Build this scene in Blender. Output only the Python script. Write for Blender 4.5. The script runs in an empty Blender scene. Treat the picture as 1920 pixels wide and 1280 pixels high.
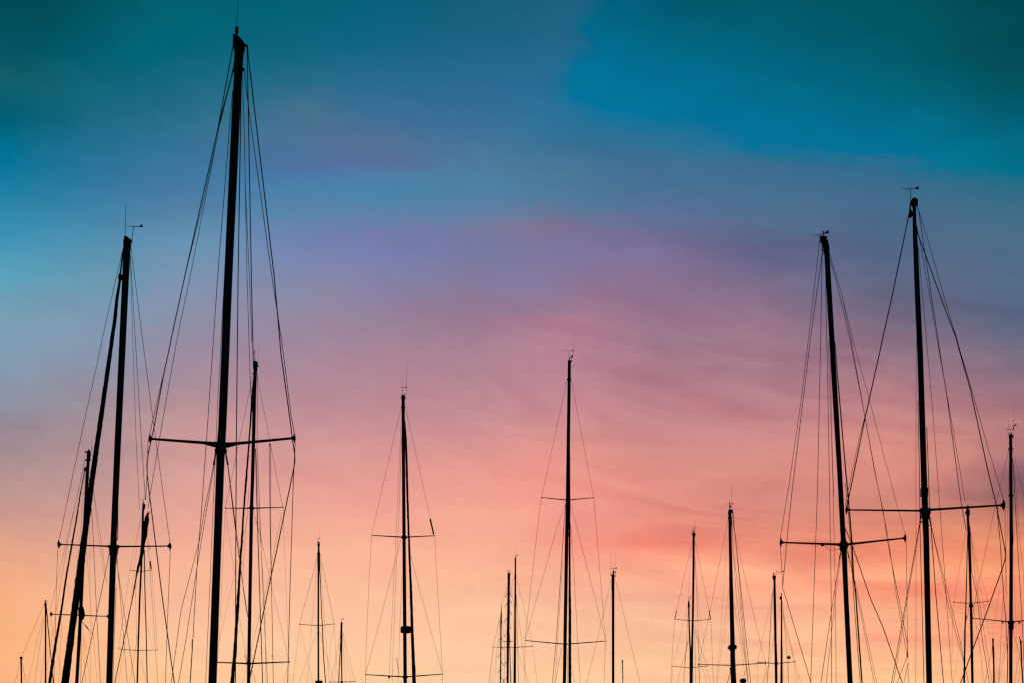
import bpy, bmesh, math, random
from mathutils import Vector
random.seed(7)
C = bpy.context.scene
COL = C.collection

# ---------------------------------------------------------------- camera
F = 70.0 / 36.0 * 1920.0            # focal length in photo pixels
PITCH = math.radians(14.0)
EYE = Vector((0.0, 0.0, 2.5))
cd = bpy.data.cameras.new('camera'); cam = bpy.data.objects.new('camera', cd); COL.objects.link(cam)
cd.lens = 70.0; cd.sensor_width = 36.0; cd.clip_start = 0.1; cd.clip_end = 20000.0
cam.location = EYE; cam.rotation_euler = (math.radians(90) + PITCH, 0, 0)
C.camera = cam
C.view_settings.view_transform = 'Standard'; C.view_settings.look = 'None'
C.view_settings.exposure = 0.0; C.view_settings.gamma = 1.0
C.cycles.pixel_filter_type = 'BLACKMAN_HARRIS'; C.cycles.filter_width = 1.35

# ---------------------------------------------------------------- sky
def lin(c):
    c = c / 255.0
    return c / 12.92 if c <= 0.04045 else ((c + 0.055) / 1.055) ** 2.4

def ray(px, py):
    dx = (px - 960.0) / F; dz = (640.0 - py) / F
    return Vector((dx, math.cos(PITCH) - dz * math.sin(PITCH), math.sin(PITCH) + dz * math.cos(PITCH)))

def azel(px, py):
    r = ray(px, py).normalized()
    return math.atan2(r.x, r.y), math.asin(r.z)

# the dusk sky: bearing by bearing, colours from the high sky down to the afterglow
SKY = {
 0: "0:0,72,85 90:2,82,97 150:18,92,106 210:0,93,113 280:0,110,143 350:0,123,162 450:4,142,180 520:48,155,187 580:98,154,180 640:112,154,180 700:125,150,174 755:138,145,165 790:145,131,146 850:165,140,146 900:184,146,142 960:202,152,142 1000:220,160,137 1060:236,166,130 1120:246,167,115 1200:251,164,98 1280:253,158,80",
 200: "0:0,93,108 100:0,98,116 200:25,102,126 300:42,114,149 380:58,124,164 450:70,139,174 520:86,145,175 600:114,146,176 660:130,142,170 720:146,141,160 780:160,140,150 840:176,142,146 900:192,147,144 960:210,156,145 1020:226,166,145 1080:240,176,143 1140:250,180,134 1200:252,180,120 1280:254,177,104",
 340: "0:0,94,111 100:10,98,120 200:40,108,135 300:58,116,154 360:68,120,160 450:90,144,178 520:110,141,178 580:130,140,173 640:148,136,163 700:166,136,154 760:185,140,147 820:204,149,145 880:214,155,148 940:225,161,148 1000:236,169,148 1060:245,178,149 1120:250,185,148 1200:253,188,137 1280:254,187,119",
 600: "0:5,94,119 80:15,98,125 160:38,105,136 210:70,112,140 260:78,113,146 310:80,110,160 350:72,128,168 400:84,130,170 440:105,121,175 490:115,125,175 540:130,126,165 600:150,126,155 660:166,127,150 720:180,131,147 780:195,137,145 840:212,146,143 900:228,156,145 960:238,166,146 1020:246,177,150 1080:250,186,152 1140:252,190,150 1200:253,192,145 1280:254,192,130",
 700: "0:10,92,118 80:22,98,127 160:40,104,140 220:60,108,148 262:80,110,146 292:86,107,149 330:78,122,163 360:70,132,168 405:84,128,170 440:108,118,172 490:112,120,176 540:130,120,165 600:152,122,152 660:168,124,148 720:182,129,145 780:196,134,143 840:214,143,140 900:230,153,142 960:240,165,146 1020:247,177,150 1080:251,186,152 1140:252,190,150 1200:253,192,145 1280:254,193,132",
 890: "0:25,92,120 80:30,97,129 160:45,105,143 240:60,112,150 300:75,121,155 350:76,129,164 395:88,126,166 430:114,118,156 470:112,115,164 520:125,115,155 570:145,113,145 620:156,115,144 660:168,118,141 720:183,125,140 780:196,130,139 840:216,139,136 880:230,146,136 940:240,159,142 1000:246,172,147 1060:250,182,150 1120:252,189,151 1200:253,193,147 1280:254,194,138",
 1000: "0:35,95,125 80:38,98,130 170:40,107,145 250:55,115,150 320:75,120,150 380:80,122,156 420:126,112,146 460:120,114,158 530:128,114,161 575:146,112,148 610:165,111,140 650:180,118,140 720:186,122,138 780:200,128,135 840:222,135,129 880:235,141,130 940:242,155,138 1000:245,166,144 1060:250,176,146 1120:252,188,150 1200:253,192,145 1280:254,194,134",
 1080: "0:10,94,121 60:4,100,131 130:0,111,149 180:0,114,154 210:36,112,150 270:58,112,146 330:75,118,150 390:80,118,155 425:118,109,146 470:122,111,157 500:127,111,155 535:143,109,147 575:157,108,141 620:177,112,138 680:185,118,139 740:195,122,135 800:208,130,130 860:228,138,126 920:240,148,132 960:238,150,137 1000:244,156,138 1015:246,152,135 1060:250,170,142 1120:252,185,148 1200:253,190,142 1280:254,192,128",
 1210: "0:0,85,105 80:0,98,124 150:0,109,147 200:0,115,155 236:40,112,150 300:68,112,146 350:75,115,150 400:88,112,154 440:110,103,147 480:125,108,154 530:138,106,144 590:150,104,136 630:154,106,133 660:162,108,131 720:180,115,130 780:195,122,128 830:205,126,125 860:211,129,123 900:225,138,126 950:231,143,128 1000:234,136,120 1018:241,132,113 1042:250,158,132 1080:251,170,140 1140:252,185,145 1200:253,190,140 1280:254,190,125",
 1440: "0:0,85,100 80:0,91,111 160:0,101,130 225:0,112,150 268:20,113,151 300:62,110,143 370:72,112,145 420:80,108,142 460:88,93,133 500:102,97,137 550:130,105,140 600:150,106,135 650:160,108,130 700:166,110,128 760:188,118,128 820:205,128,125 880:217,134,122 920:209,128,117 960:216,132,118 1000:226,135,116 1020:240,146,120 1062:253,170,135 1098:253,154,122 1130:254,176,136 1200:254,182,132 1280:254,184,115",
 1660: "0:0,78,90 80:0,87,101 160:0,97,118 230:0,107,140 285:6,114,150 308:54,109,142 370:66,106,140 440:70,101,137 480:74,93,130 530:84,97,132 590:110,98,126 640:135,101,125 700:165,109,125 760:190,118,122 820:214,131,120 880:220,135,120 930:206,126,113 980:222,135,112 1030:249,153,117 1078:254,168,127 1104:253,147,111 1140:254,172,124 1168:254,174,122 1196:254,155,108 1226:254,177,116 1280:254,180,104",
 1800: "0:0,70,80 80:0,79,90 160:0,90,106 240:0,104,132 303:0,115,146 335:48,108,138 400:64,106,138 460:72,104,138 530:80,98,133 590:92,96,128 640:120,98,124 700:150,105,124 760:176,114,121 820:200,126,119 870:205,128,118 900:180,114,112 930:172,110,106 980:214,132,107 1030:246,152,114 1076:252,161,120 1104:252,142,105 1140:252,158,108 1165:252,160,106 1192:252,145,98 1228:253,166,106 1280:252,168,98",
 1900: "0:0,62,72 80:0,70,80 160:0,82,95 240:0,97,120 320:0,111,135 358:42,108,135 420:60,105,135 480:65,102,135 540:72,98,132 600:80,95,128 650:104,98,125 700:134,101,122 750:160,108,120 800:183,117,118 850:170,110,114 890:136,92,104 920:130,88,98 960:168,106,97 1000:215,131,101 1040:241,148,108 1075:247,150,108 1104:246,134,97 1140:244,142,96 1165:240,124,88 1200:242,126,86 1236:248,150,92 1280:246,146,82",
}
E0, E1 = math.radians(0.0), math.radians(30.0)
w = bpy.data.worlds.new('World'); C.world = w; w.use_nodes = True
nt = w.node_tree; nt.nodes.clear(); N = nt.nodes; L = nt.links
def nd(t, **kw):
    n = N.new(t)
    for k, v in kw.items(): setattr(n, k, v)
    return n
def mth(op, a, b=None, c=None):
    n = nd('ShaderNodeMath', operation=op)
    for i, v in enumerate((a, b, c)):
        if v is None: continue
        if isinstance(v, (int, float)): n.inputs[i].default_value = v
        else: L.new(v, n.inputs[i])
    return n.outputs[0]
def mrange(v, a, b, c=0.0, d=1.0, smooth=False):
    n = nd('ShaderNodeMapRange'); n.interpolation_type = 'SMOOTHSTEP' if smooth else 'LINEAR'; n.clamp = True
    L.new(v, n.inputs['Value'])
    for k, x in (('From Min', a), ('From Max', b), ('To Min', c), ('To Max', d)): n.inputs[k].default_value = x
    return n.outputs[0]
def mix(f, a, b, blend='MIX'):
    n = nd('ShaderNodeMix', data_type='RGBA', blend_type=blend); n.clamp_factor = True
    for i, v in ((0, f), (6, a), (7, b)):
        if isinstance(v, (int, float)): n.inputs[i].default_value = v
        elif isinstance(v, tuple): n.inputs[i].default_value = v
        else: L.new(v, n.inputs[i])
    return n.outputs[2]
tc = nd('ShaderNodeTexCoord'); sep = nd('ShaderNodeSeparateXYZ'); L.new(tc.outputs['Generated'], sep.inputs[0])
X, Y, Z = sep.outputs
az = mth('ARCTAN2', X, Y); el = mth('ARCSINE', Z)
def noise(sa, se, scale, detail=3.0, rough=0.5, seed=0.0, shear=0.0, dist=0.0):
    cb = nd('ShaderNodeCombineXYZ')
    L.new(mth('MULTIPLY', az, sa), cb.inputs[0])
    e2 = mth('ADD', el, mth('MULTIPLY', az, shear))
    L.new(mth('MULTIPLY', e2, se), cb.inputs[1]); cb.inputs[2].default_value = seed
    n = nd('ShaderNodeTexNoise'); n.inputs['Scale'].default_value = scale; n.inputs['Detail'].default_value = detail
    n.inputs['Roughness'].default_value = rough; n.inputs['Distortion'].default_value = dist
    L.new(cb.outputs[0], n.inputs['Vector'])
    return mth('SUBTRACT', n.outputs['Fac'], 0.5)
# drift of the cloud sheets
w1 = noise(1.0, 2.6, 9.0, 4.0, 0.55, 1.3, 0.12, 0.4)
w2 = noise(1.0, 2.0, 11.0, 3.0, 0.5, 7.7, 0.1)
w3 = noise(1.0, 3.2, 34.0, 5.0, 0.6, 4.4, 0.14, 0.6)
calm = mrange(el, math.radians(8.0), math.radians(12.0), 0.14, 1.0)
elw = mth('ADD', el, mth('MULTIPLY', calm, mth('ADD', mth('MULTIPLY', w1, math.radians(0.35)), mth('MULTIPLY', w3, math.radians(0.8)))))
w4 = noise(1.0, 1.8, 40.0, 5.0, 0.6, 5.9, 0.1, 0.6)
azw = mth('ADD', az, mth('ADD', mth('MULTIPLY', w2, math.radians(2.2)), mth('MULTIPLY', w4, math.radians(1.6))))
azw = mth('SUBTRACT', azw, mrange(el, azel(960, 200)[1], azel(960, 0)[1], 0.0, math.radians(1.5)))
cols = []
for px in sorted(SKY):
    stops = []
    for s in SKY[px].split():
        yy, rgb = s.split(':'); r_, g_, b_ = [float(q) for q in rgb.split(',')]
        a_, e_ = azel(px, float(yy))
        stops.append(((e_ - E0) / (E1 - E0), (lin(r_), lin(g_), lin(b_), 1)))
    stops.sort(key=lambda q: q[0])
    top = stops[-1][1]; bot = stops[0][1]
    stops.append((0.93, (top[0] * .6, top[1] * .55, top[2] * .55, 1)))
    stops.insert(0, (0.05, (bot[0] * .95, bot[1] * .8, bot[2] * .6, 1)))
    r = nd('ShaderNodeValToRGB'); cr = r.color_ramp; cr.interpolation = 'LINEAR'
    while len(cr.elements) < len(stops): cr.elements.new(0.5)
    for e, (p, c) in zip(cr.elements, stops): e.position = p
    for e, (p, c) in zip(cr.elements, stops): e.position = p; e.color = c
    L.new(mrange(elw, E0, E1), r.inputs[0])
    cols.append((azel(px, 640)[0], r.outputs[0]))
out = cols[0][1]
for (a0, c0), (a1, c1) in zip(cols, cols[1:]):
    out = mix(mrange(azw, a0, a1, smooth=False), out, c1)
# the pinks and mauves of the lower sheet are greyed by the haze in them
hs = nd('ShaderNodeHueSaturation'); L.new(out, hs.inputs['Color'])
L.new(mth('MULTIPLY', mth('MULTIPLY', mrange(el, math.radians(8.5), math.radians(14.0), 1.0, 0.85), mrange(el, math.radians(4.5), math.radians(7.5), 0.86, 1.0)), mth('ADD', 1.0, mth('MULTIPLY', mrange(el, math.radians(15.5), math.radians(18.5)), mrange(az, math.radians(0), math.radians(3), 0.18, 0.21)))), hs.inputs['Saturation'])
L.new(mrange(el, math.radians(17.5), math.radians(22.0), 1.0, 1.06), hs.inputs['Value']); out = hs.outputs[0]
# thin streaks of cloud, stronger low on the right
st = noise(1.0, 4.2, 8.5, 6.0, 0.56, 3.1, 0.17, 1.2)
st2 = noise(1.0, 3.0, 17.0, 6.0, 0.6, 9.4, 0.12, 1.0)
st3 = noise(1.0, 11.0, 9.0, 5.0, 0.6, 6.3, 0.03, 0.6)
zone = mth('MULTIPLY', mrange(az, math.radians(-5), math.radians(6), 0.22, 1.0, True), mrange(el, math.radians(17.5), math.radians(12.0), 0.2, 1.0, True))
zone = mth('MULTIPLY', zone, mrange(el, math.radians(5.5), math.radians(8.0), 0.35, 1.0, True))
zone2 = mth('MULTIPLY', mrange(az, math.radians(-1), math.radians(9), 0.15, 1.0, True), mrange(el, math.radians(10.0), math.radians(8.0), 0.0, 1.0, True))
k = mth('ADD', mth('ADD', mth('MULTIPLY', mth('MULTIPLY', st, zone), 1.0), mth('MULTIPLY', st2, 0.20)), mth('MULTIPLY', mth('MULTIPLY', st3, zone2), 0.7))
kb = nd('ShaderNodeCombineXYZ')
for i, q in enumerate((0.5, 1.0, 0.75)): L.new(mth('ADD', 1.0, mth('MULTIPLY', k, q)), kb.inputs[i])
out = mix(1.0, out, kb.outputs[0], 'MULTIPLY')
# fine mottle of the air
gr = noise(1.0, 1.0, 900.0, 2.0, 0.7, 2.2)
g3 = mth('ADD', 1.0, mth('MULTIPLY', gr, 0.24))
gb = nd('ShaderNodeCombineXYZ')
for i in range(3): L.new(g3, gb.inputs[i])
out = mix(1.0, out, gb.outputs[0], 'MULTIPLY')
# the rest of the sky away from the afterglow is dark dusk blue
back = mrange(mth('ABSOLUTE', az), math.radians(22), math.radians(80), 0.0, 1.0, True)
out = mix(back, out, (0.012, 0.03, 0.045, 1))
out = mix(mrange(el, math.radians(30), math.radians(60), 0.0, 1.0, True), out, (0.0015, 0.010, 0.016, 1))
out = mix(mrange(el, math.radians(0.0), math.radians(-1.0)), out, (0.004, 0.007, 0.010, 1))
bg = nd('ShaderNodeBackground'); L.new(out, bg.inputs[0]); bg.inputs[1].default_value = 1.0
# the clear dusk air itself, faint: physical sky with the sun just under the horizon
ns = nd('ShaderNodeTexSky'); ns.sky_type = 'NISHITA'; ns.sun_disc = False
ns.sun_elevation = math.radians(-4.0); ns.sun_rotation = math.radians(12.0)
bg2 = nd('ShaderNodeBackground'); L.new(ns.outputs[0], bg2.inputs[0]); bg2.inputs[1].default_value = 0.02
ad = nd('ShaderNodeAddShader'); L.new(bg.outputs[0], ad.inputs[0]); L.new(bg2.outputs[0], ad.inputs[1])
wo = nd('ShaderNodeOutputWorld'); L.new(ad.outputs[0], wo.inputs[0])

# the last warm light skims in from the afterglow
sd = bpy.data.lights.new('sun', 'SUN'); sd.energy = 0.05; sd.angle = math.radians(6); sd.color = (1.0, 0.55, 0.3)
so = bpy.data.objects.new('sun', sd); COL.objects.link(so)
so.rotation_euler = (math.radians(89.0), 0, math.radians(180 - 12)); so.location = (20, 90, 40)

# ---------------------------------------------------------------- materials
def mat(name, col, rough=0.6, metal=0.0, var=0.3, scale=8.0, spec=0.3):
    m = bpy.data.materials.new(name); m.use_nodes = True; t = m.node_tree
    b = t.nodes['Principled BSDF']; b.inputs['Roughness'].default_value = rough; b.inputs['Metallic'].default_value = metal
    b.inputs['Specular IOR Level'].default_value = spec
    n = t.nodes.new('ShaderNodeTexNoise'); n.inputs['Scale'].default_value = scale; n.inputs['Detail'].default_value = 5
    o = t.nodes.new('ShaderNodeTexCoord'); t.links.new(o.outputs['Object'], n.inputs['Vector'])
    r = t.nodes.new('ShaderNodeValToRGB'); t.links.new(n.outputs['Fac'], r.inputs[0]); t.links.new(r.outputs[0], b.inputs['Base Color'])
    r.color_ramp.elements[0].position = 0.3; r.color_ramp.elements[1].position = 0.7
    r.color_ramp.elements[0].color = tuple(c * (1 - var) for c in col) + (1,)
    r.color_ramp.elements[1].color = tuple(c * (1 + var) for c in col) + (1,)
    return m
M_MAST = mat('painted_spar', (0.045, 0.05, 0.055), 0.6)
M_WIRE = mat('stranded_wire', (0.05, 0.05, 0.05), 0.7, 0.0)
M_SAIL = mat('sail_cover_cloth', (0.04, 0.04, 0.045), 0.9, 0.0, 0.4, 3.0, 0.1)
M_FIT = mat('masthead_plastic', (0.03, 0.03, 0.03), 0.6)
M_HULL = mat('hull_gelcoat', (0.7, 0.7, 0.68), 0.3)
M_DECK = mat('deck_paint', (0.5, 0.5, 0.46), 0.6)
M_GLASS = mat('cabin_window', (0.02, 0.02, 0.02), 0.1)

# ---------------------------------------------------------------- water
def link(name, verts, faces, m, parent=None, smooth=False):
    me = bpy.data.meshes.new(name); me.from_pydata([tuple(v) for v in verts], [], faces); me.update()
    if smooth:
        for p in me.polygons: p.use_smooth = True
    me.materials.append(m)
    o = bpy.data.objects.new(name, me); COL.objects.link(o)
    if parent: o.parent = parent
    return o
wm = mat('harbour_water', (0.01, 0.025, 0.03), 0.12, 0.0, 0.2, 2.0, 0.5)
t = wm.node_tree; b = t.nodes['Principled BSDF']
wn = t.nodes.new('ShaderNodeTexNoise'); wn.inputs['Scale'].default_value = 1.4; wn.inputs['Detail'].default_value = 6
wc = t.nodes.new('ShaderNodeTexCoord'); t.links.new(wc.outputs['Object'], wn.inputs['Vector'])
bu = t.nodes.new('ShaderNodeBump'); bu.inputs['Strength'].default_value = 0.35; bu.inputs['Distance'].default_value = 0.2
t.links.new(wn.outputs['Fac'], bu.inputs['Height']); t.links.new(bu.outputs[0], b.inputs['Normal'])
wat = link('water', [(-3000, -200, 0), (3000, -200, 0), (3000, 8000, 0), (-3000, 8000, 0)], [(0, 1, 2, 3)], wm)
wat['kind'] = 'structure'

# ---------------------------------------------------------------- builders
DECK = 1.15
def P(px, py, Yp):
    r = ray(px, py); s = (Yp - EYE.y) / r.y
    return EYE + r * s, s / F             # world point, metres per photo pixel there

def tube(pts, rad, n=6, flat=1.0):
    """closed round tube through pts with a radius for each"""
    vs, fs = [], []
    for i, p in enumerate(pts):
        a = pts[max(i - 1, 0)]; b_ = pts[min(i + 1, len(pts) - 1)]
        d = (b_ - a).normalized()
        s = d.cross(Vector((0, 1, 0)))
        if s.length < 1e-3: s = d.cross(Vector((1, 0, 0)))
        s.normalize(); u = s.cross(d).normalized()
        for j in range(n):
            q = 2 * math.pi * j / n
            vs.append(p + s * (math.cos(q) * rad[i]) + u * (math.sin(q) * rad[i] * flat))
    for i in range(len(pts) - 1):
        for j in range(n):
            k2 = (j + 1) % n
            fs.append((i * n + j, i * n + k2, (i + 1) * n + k2, (i + 1) * n + j))
    fs.append(tuple(range(n))[::-1]); fs.append(tuple(range((len(pts) - 1) * n, len(pts) * n)))
    return vs, fs

class MB:
    def __init__(s): s.v = []; s.f = []
    def add(s, v, f):
        o = len(s.v); s.v += v; s.f += [tuple(i + o for i in q) for q in f]

class Boat:
    def __init__(s, label, D, mast, beam=1.7, rake=0.0):
        s.D = D; s.label = label
        (x, y, wd) = mast[-1]; (x0, y0, _) = mast[-2]
        p, k_ = P(x, y, D); q, _ = P(x0, y0, D)
        d = (p - q); s.foot = p + d * ((DECK - p.z) / d.z)
        s.base = Vector((s.foot.x, D, 0))
        e = bpy.data.objects.new('sailboat', None); COL.objects.link(e); e.location = s.base
        e['label'] = label; e['category'] = 'sailboat'; e['group'] = 'sailboats moored in the harbour'
        e.empty_display_size = 0.5
        s.root = e; s.beam = beam
        s.hull()
        pts, rad = [], []
        for (x, y, wd) in mast:
            a, k_ = P(x, y, D); pts.append(a); rad.append(wd * k_ / 2)
        pts.append(s.foot.copy()); rad.append(rad[-1])
        s.mk('mast', *tube(pts, rad, 14), M_MAST, smooth=True)
    def mk(s, name, v, f, m, parent=None, smooth=False):
        return link(name, [a - s.base for a in v], f, m, parent or s.root, smooth)
    def hull(s):
        b = s.base; mb = MB(); n = 13; L0, L1 = -5.2, 6.0
        secs = []
        for i in range(n):
            u = i / (n - 1); yy = L0 + (L1 - L0) * u
            hw = s.beam * (math.sin(math.pi * min(1, (0.22 + 0.78 * u))) ** 0.6 if u > 0.3 else 0.93 + 0.07 * u / 0.3)
            if u > 0.97: hw = 0.05
            zt = DECK + 0.25 * (u ** 2)
            secs.append([b + Vector((x, yy, z)) for x, z in ((-hw, zt), (-hw * .93, 0.4), (-hw * .5, -0.25), (0, -0.5), (hw * .5, -0.25), (hw * .93, 0.4), (hw, zt))])
        v = [p for q in secs for p in q]; f = []
        for i in range(n - 1):
            for j in range(7):
                k2 = (j + 1) % 7
                f.append((i * 7 + j, i * 7 + k2, (i + 1) * 7 + k2, (i + 1) * 7 + j))
        f.append(tuple(range(7))); f.append(tuple(range((n - 1) * 7, n * 7))[::-1])
        h = s.mk('hull', v, f, M_HULL)
        cb = [(-.62, -2.6), (.62, -2.6), (.62, 1.2), (.35, 2.6), (-.35, 2.6), (-.62, 1.2)]
        v = [b + Vector((x * s.beam * .9, y, DECK - .05)) for x, y in cb] + [b + Vector((x * s.beam * .75, y * .95, DECK + .5)) for x, y in cb]
        f = [(i, (i + 1) % 6, 6 + (i + 1) % 6, 6 + i) for i in range(6)] + [(6, 7, 8, 9, 10, 11), (5, 4, 3, 2, 1, 0)]
        s.mk('cabin', v, f, M_DECK)
    def wire(s, pts, wd=1.0, name='shroud', z0=0.0, z1=0.0, m=None, n=6, rough=0.0, ext=None, to=None):
        """pts in photo pixels; z0/z1 depth offset (m) at the first point and at the frame's lower edge"""
        ya = pts[0][1]; yb = 1280.0 if pts[-1][1] > 1270 else pts[-1][1]
        P3, R = [], []
        if rough:                                            # rolled cloth: uneven outline
            q = []
            for a, b_ in zip(pts, pts[1:]):
                nn = max(1, int(abs(b_[1] - a[1]) / 7))
                for i in range(nn):
                    u = i / nn; q.append(tuple(a[j] + (b_[j] - a[j]) * u for j in range(len(a))))
            q.append(pts[-1])
            q = [q[0]] + [(c[0] + random.uniform(-.35, .35) * rough, c[1]) + ((c[2] * (1 + random.uniform(-.13, .13) * rough),) if len(c) > 2 else ()) for c in q[1:]]
            pts = q
        for c in pts:
            u = (c[1] - ya) / (yb - ya) if yb != ya else 0
            a, k_ = P(c[0], c[1], s.D + z0 + (z1 - z0) * u)
            P3.append(a); R.append((c[2] if len(c) > 2 else wd) * k_ / 2)
        if pts[-1][1] > 1270 and ext is not False:           # on down to the deck
            d = P3[-1] - P3[-2]; g = P3[-1] + d * ((DECK + .02 - P3[-1].z) / d.z)
            off = max(-s.beam * .9, min(s.beam * .9, g.x - s.base.x))
            yo = max(-5.0, min(5.2, g.y - s.base.y))
            if yo > 3: off = max(-.3, min(.3, off))
            g1 = P3[-1] + d.normalized() * 0.5
            P3 += [g1, Vector((s.base.x + off, s.base.y + yo, DECK + .1))]; R += [R[-1], R[-1]]
        return s.mk(name, *tube(P3, R, n), m or M_WIRE, smooth=n > 6)
    def W(s, text, wd=0.9, name='shroud', **kw):
        """several wires: 'x,y x,y ...; x,y x,y ...'"""
        for ln in text.split(';'):
            ln = ln.strip()
            if not ln: continue
            ww = wd
            if '@' in ln: ln, q = ln.split('@'); ww = float(q)
            if s.D > 65: ww *= 0.6 if ww < .66 else 0.7 if ww < .92 else 0.9
            s.wire([tuple(float(a) for a in c.split(',')) for c in ln.split()], ww, name, **kw)
    def plate(s, polys, th, name, parent=None, off=0.0, m=None):
        """flat fitting(s) cut from plate th pixels thick"""
        mb = MB()
        for po in polys:
            if isinstance(po, str): po = [tuple(float(a) for a in c.split(',')) for c in po.split()]
            if len(po[0]) == 4:                                  # x0,y0,x1,y1 box
                x0, y0, x1, y1 = po[0]; po = [(x0, y0), (x1, y0), (x1, y1), (x0, y1)]
            k_ = P(po[0][0], po[0][1], s.D)[1]; h = th * k_ / 2; n = len(po)
            v = [P(x, y, s.D + off)[0] + Vector((0, -h, 0)) for x, y in po] + [P(x, y, s.D + off)[0] + Vector((0, h, 0)) for x, y in po]
            f = [tuple(range(n)), tuple(range(n, 2 * n))[::-1]] + [(i, i + n, (i + 1) % n + n, (i + 1) % n) for i in range(n)]
            mb.add(v, f)
        return s.mk(name, mb.v, mb.f, m or M_FIT, parent)
    def ball(s, cx, cy, w_, h_, name, off=0.0, sq=1.0, m=None):
        """rounded solid of revolution; sq>1 makes it drum-like"""
        c, k_ = P(cx, cy, s.D + off); v, f = [], []; n = 16; mm = 9
        for i in range(mm):
            a = -math.pi / 2 + math.pi * i / (mm - 1)
            rr = abs(math.cos(a)) ** (1 / sq) if i not in (0, mm - 1) else 0.02; zz = math.copysign(abs(math.sin(a)) ** (1 / sq), a)
            for j in range(n):
                q = 2 * math.pi * j / n
                v.append(c + Vector((math.cos(q) * rr * w_ * k_ / 2, math.sin(q) * rr * w_ * k_ / 2, zz * h_ * k_ / 2)))
        for i in range(mm - 1):
            for j in range(n):
                k2 = (j + 1) % n; f.append((i * n + j, i * n + k2, (i + 1) * n + k2, (i + 1) * n + j))
        f.append(tuple(range(n))[::-1]); f.append(tuple(range((mm - 1) * n, mm * n)))
        return s.mk(name, v, f, m or M_FIT, smooth=True)
    def spread(s, pts, wds, tip=None, tw=3.0, sweep=0.25):
        """one spreader from the mast outwards, swept a little aft; tip = height in pixels of its end fitting"""
        P3, R = [], []
        for (x, y), wd in zip(pts, wds):
            u = abs(x - pts[0][0]) / max(1e-6, abs(pts[-1][0] - pts[0][0]))
            a, k_ = P(x, y, s.D + sweep * u); P3.append(a); R.append(wd * k_ / 2)
        o = s.mk('spreader', *tube(P3, R, 8, 0.6), M_MAST, smooth=True)
        if tip:
            x, y = pts[-1]; d = 1 if x > pts[0][0] else -1; h = tip / 2; tw *= 1.35
            s.plate([[(x - d * tw * .2, y - h), (x + d * tw * .35, y - h * .45), (x + d * tw * .5, y), (x + d * tw * .35, y + h * .5), (x - d * tw * .1, y + h), (x - d * tw * .35, y + h * .45), (x - d * tw * 1.1, y + h * .15), (x - d * tw * 1.1, y - h * .15), (x - d * tw * .35, y - h * .45)]], tw * .8, 'spreader_tip', o, off=sweep)
        return o
    def vane(s, x0, x1, y, post=None, tail=4.0, y1=None, wd=0.9):
        """wind vane: arrow with a tail fin on a thin post"""
        y1 = y if y1 is None else y1
        mb = MB()
        a, k_ = P(x0, y, s.D); b_, _ = P(x1, y1, s.D); mb.add(*tube([a, b_], [wd * .25 * k_, wd * .7 * k_], 5))
        d = 1 if x1 > x0 else -1
        po = [(x1 - d * tail * 1.9, y1 + .3), (x1 - d * tail * .7, y1 - tail * .9), (x1 - d * tail * .1, y1 - tail * 1.1), (x1 - d * tail * .25, y1 - tail * .35), (x1 + d * tail * .15, y1 + .6)]
        n = 5; h = .35 * k_
        v = [P(x, yy, s.D)[0] + Vector((0, -h, 0)) for x, yy in po] + [P(x, yy, s.D)[0] + Vector((0, h, 0)) for x, yy in po]
        mb.add(v, [tuple(range(n)), tuple(range(n, 2 * n))[::-1]] + [(i, i + n, (i + 1) % n + n, (i + 1) % n) for i in range(n)])
        if post:
            u, _ = P(post[0], y + (y1 - y) * .5 if len(post) < 4 else post[3], s.D); l_, _ = P(post[1], post[2], s.D)
            mb.add(*tube([u, l_], [wd * .5 * k_] * 2, 5))
        return s.mk('wind_vane', mb.v, mb.f, M_FIT)
    def ant(s, pts, wd=0.7):
        if s.D > 65 and wd < .7: wd *= .75
        P3, R = [], []
        for i, (x, y) in enumerate(pts):
            a, k_ = P(x, y, s.D); P3.append(a); R.append(wd * k_ / 2 * (1.15 if i else .7))
        return s.mk('antenna', *tube(P3, R, 5), M_FIT)

# ---------------------------------------------------------------- the boats, left foreground first
# tallest mast
A = Boat('boat with the tallest, thickest mast of all, its masthead near the top left', 46,
  [(446, 84, 14), (447.2, 115, 16), (446.5, 135, 15.6), (442, 220, 16), (428.4, 510, 15.8), (416.8, 800, 15.6), (413.8, 842, 16.5), (413, 870, 15.4), (408.3, 1000, 15), (398.3, 1280, 15.8)])
A.plate(["437.2,66 444.6,66 448,70 457,79.5 458.8,83 458.6,97 456.5,99 455.5,116 454.8,121 455,135 438,135 438.2,122 439.5,116 440,98 438.2,92 437,84"], 9, 'masthead')
A.plate(["453,83 461,83.5 464.6,86 465.6,92 465.4,101 462.6,101 462.6,92 460.5,87.2 453,88"], 3, 'halyard_crane')
A.plate(["441,50.8 447.2,50.8 447,56 447.4,61 445.4,64 445.2,70 441.8,70 441.6,64 440.2,61 441.2,56"], 5, 'masthead_light')
A.ant([(447.6, -40), (446.5, 10), (444, 40), (442, 52)], 0.8)
A.plate([[(435.2, 135), (437.6, 127), (440, 127), (440, 135)]], 4, 'shroud_tang'); A.plate([[(454, 128), (458.6, 128.5), (458.8, 133.5), (454, 133)]], 4, 'shroud_tang')
A.spread([(410, 833), (398, 831.6), (382, 829), (281, 821.6)], [13, 9.5, 6, 4.6], 18, 4)
A.spread([(419, 834), (431, 832.6), (446, 830.2), (552, 820.2)], [13, 9.5, 6, 4.6], 17, 4)
A.plate([[(403.2, 841, 425, 846.5)], [(405, 835, 423, 843)]], 12, 'spreader_bracket')
A.wire([(404.5, 846, 3), (402.6, 860, 3.2), (400.6, 871, 3.6)], 3, 'rigging_screw'); A.wire([(422.8, 846, 3), (425.2, 860, 3.2), (427.3, 871, 3.6)], 3, 'rigging_screw')
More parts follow.
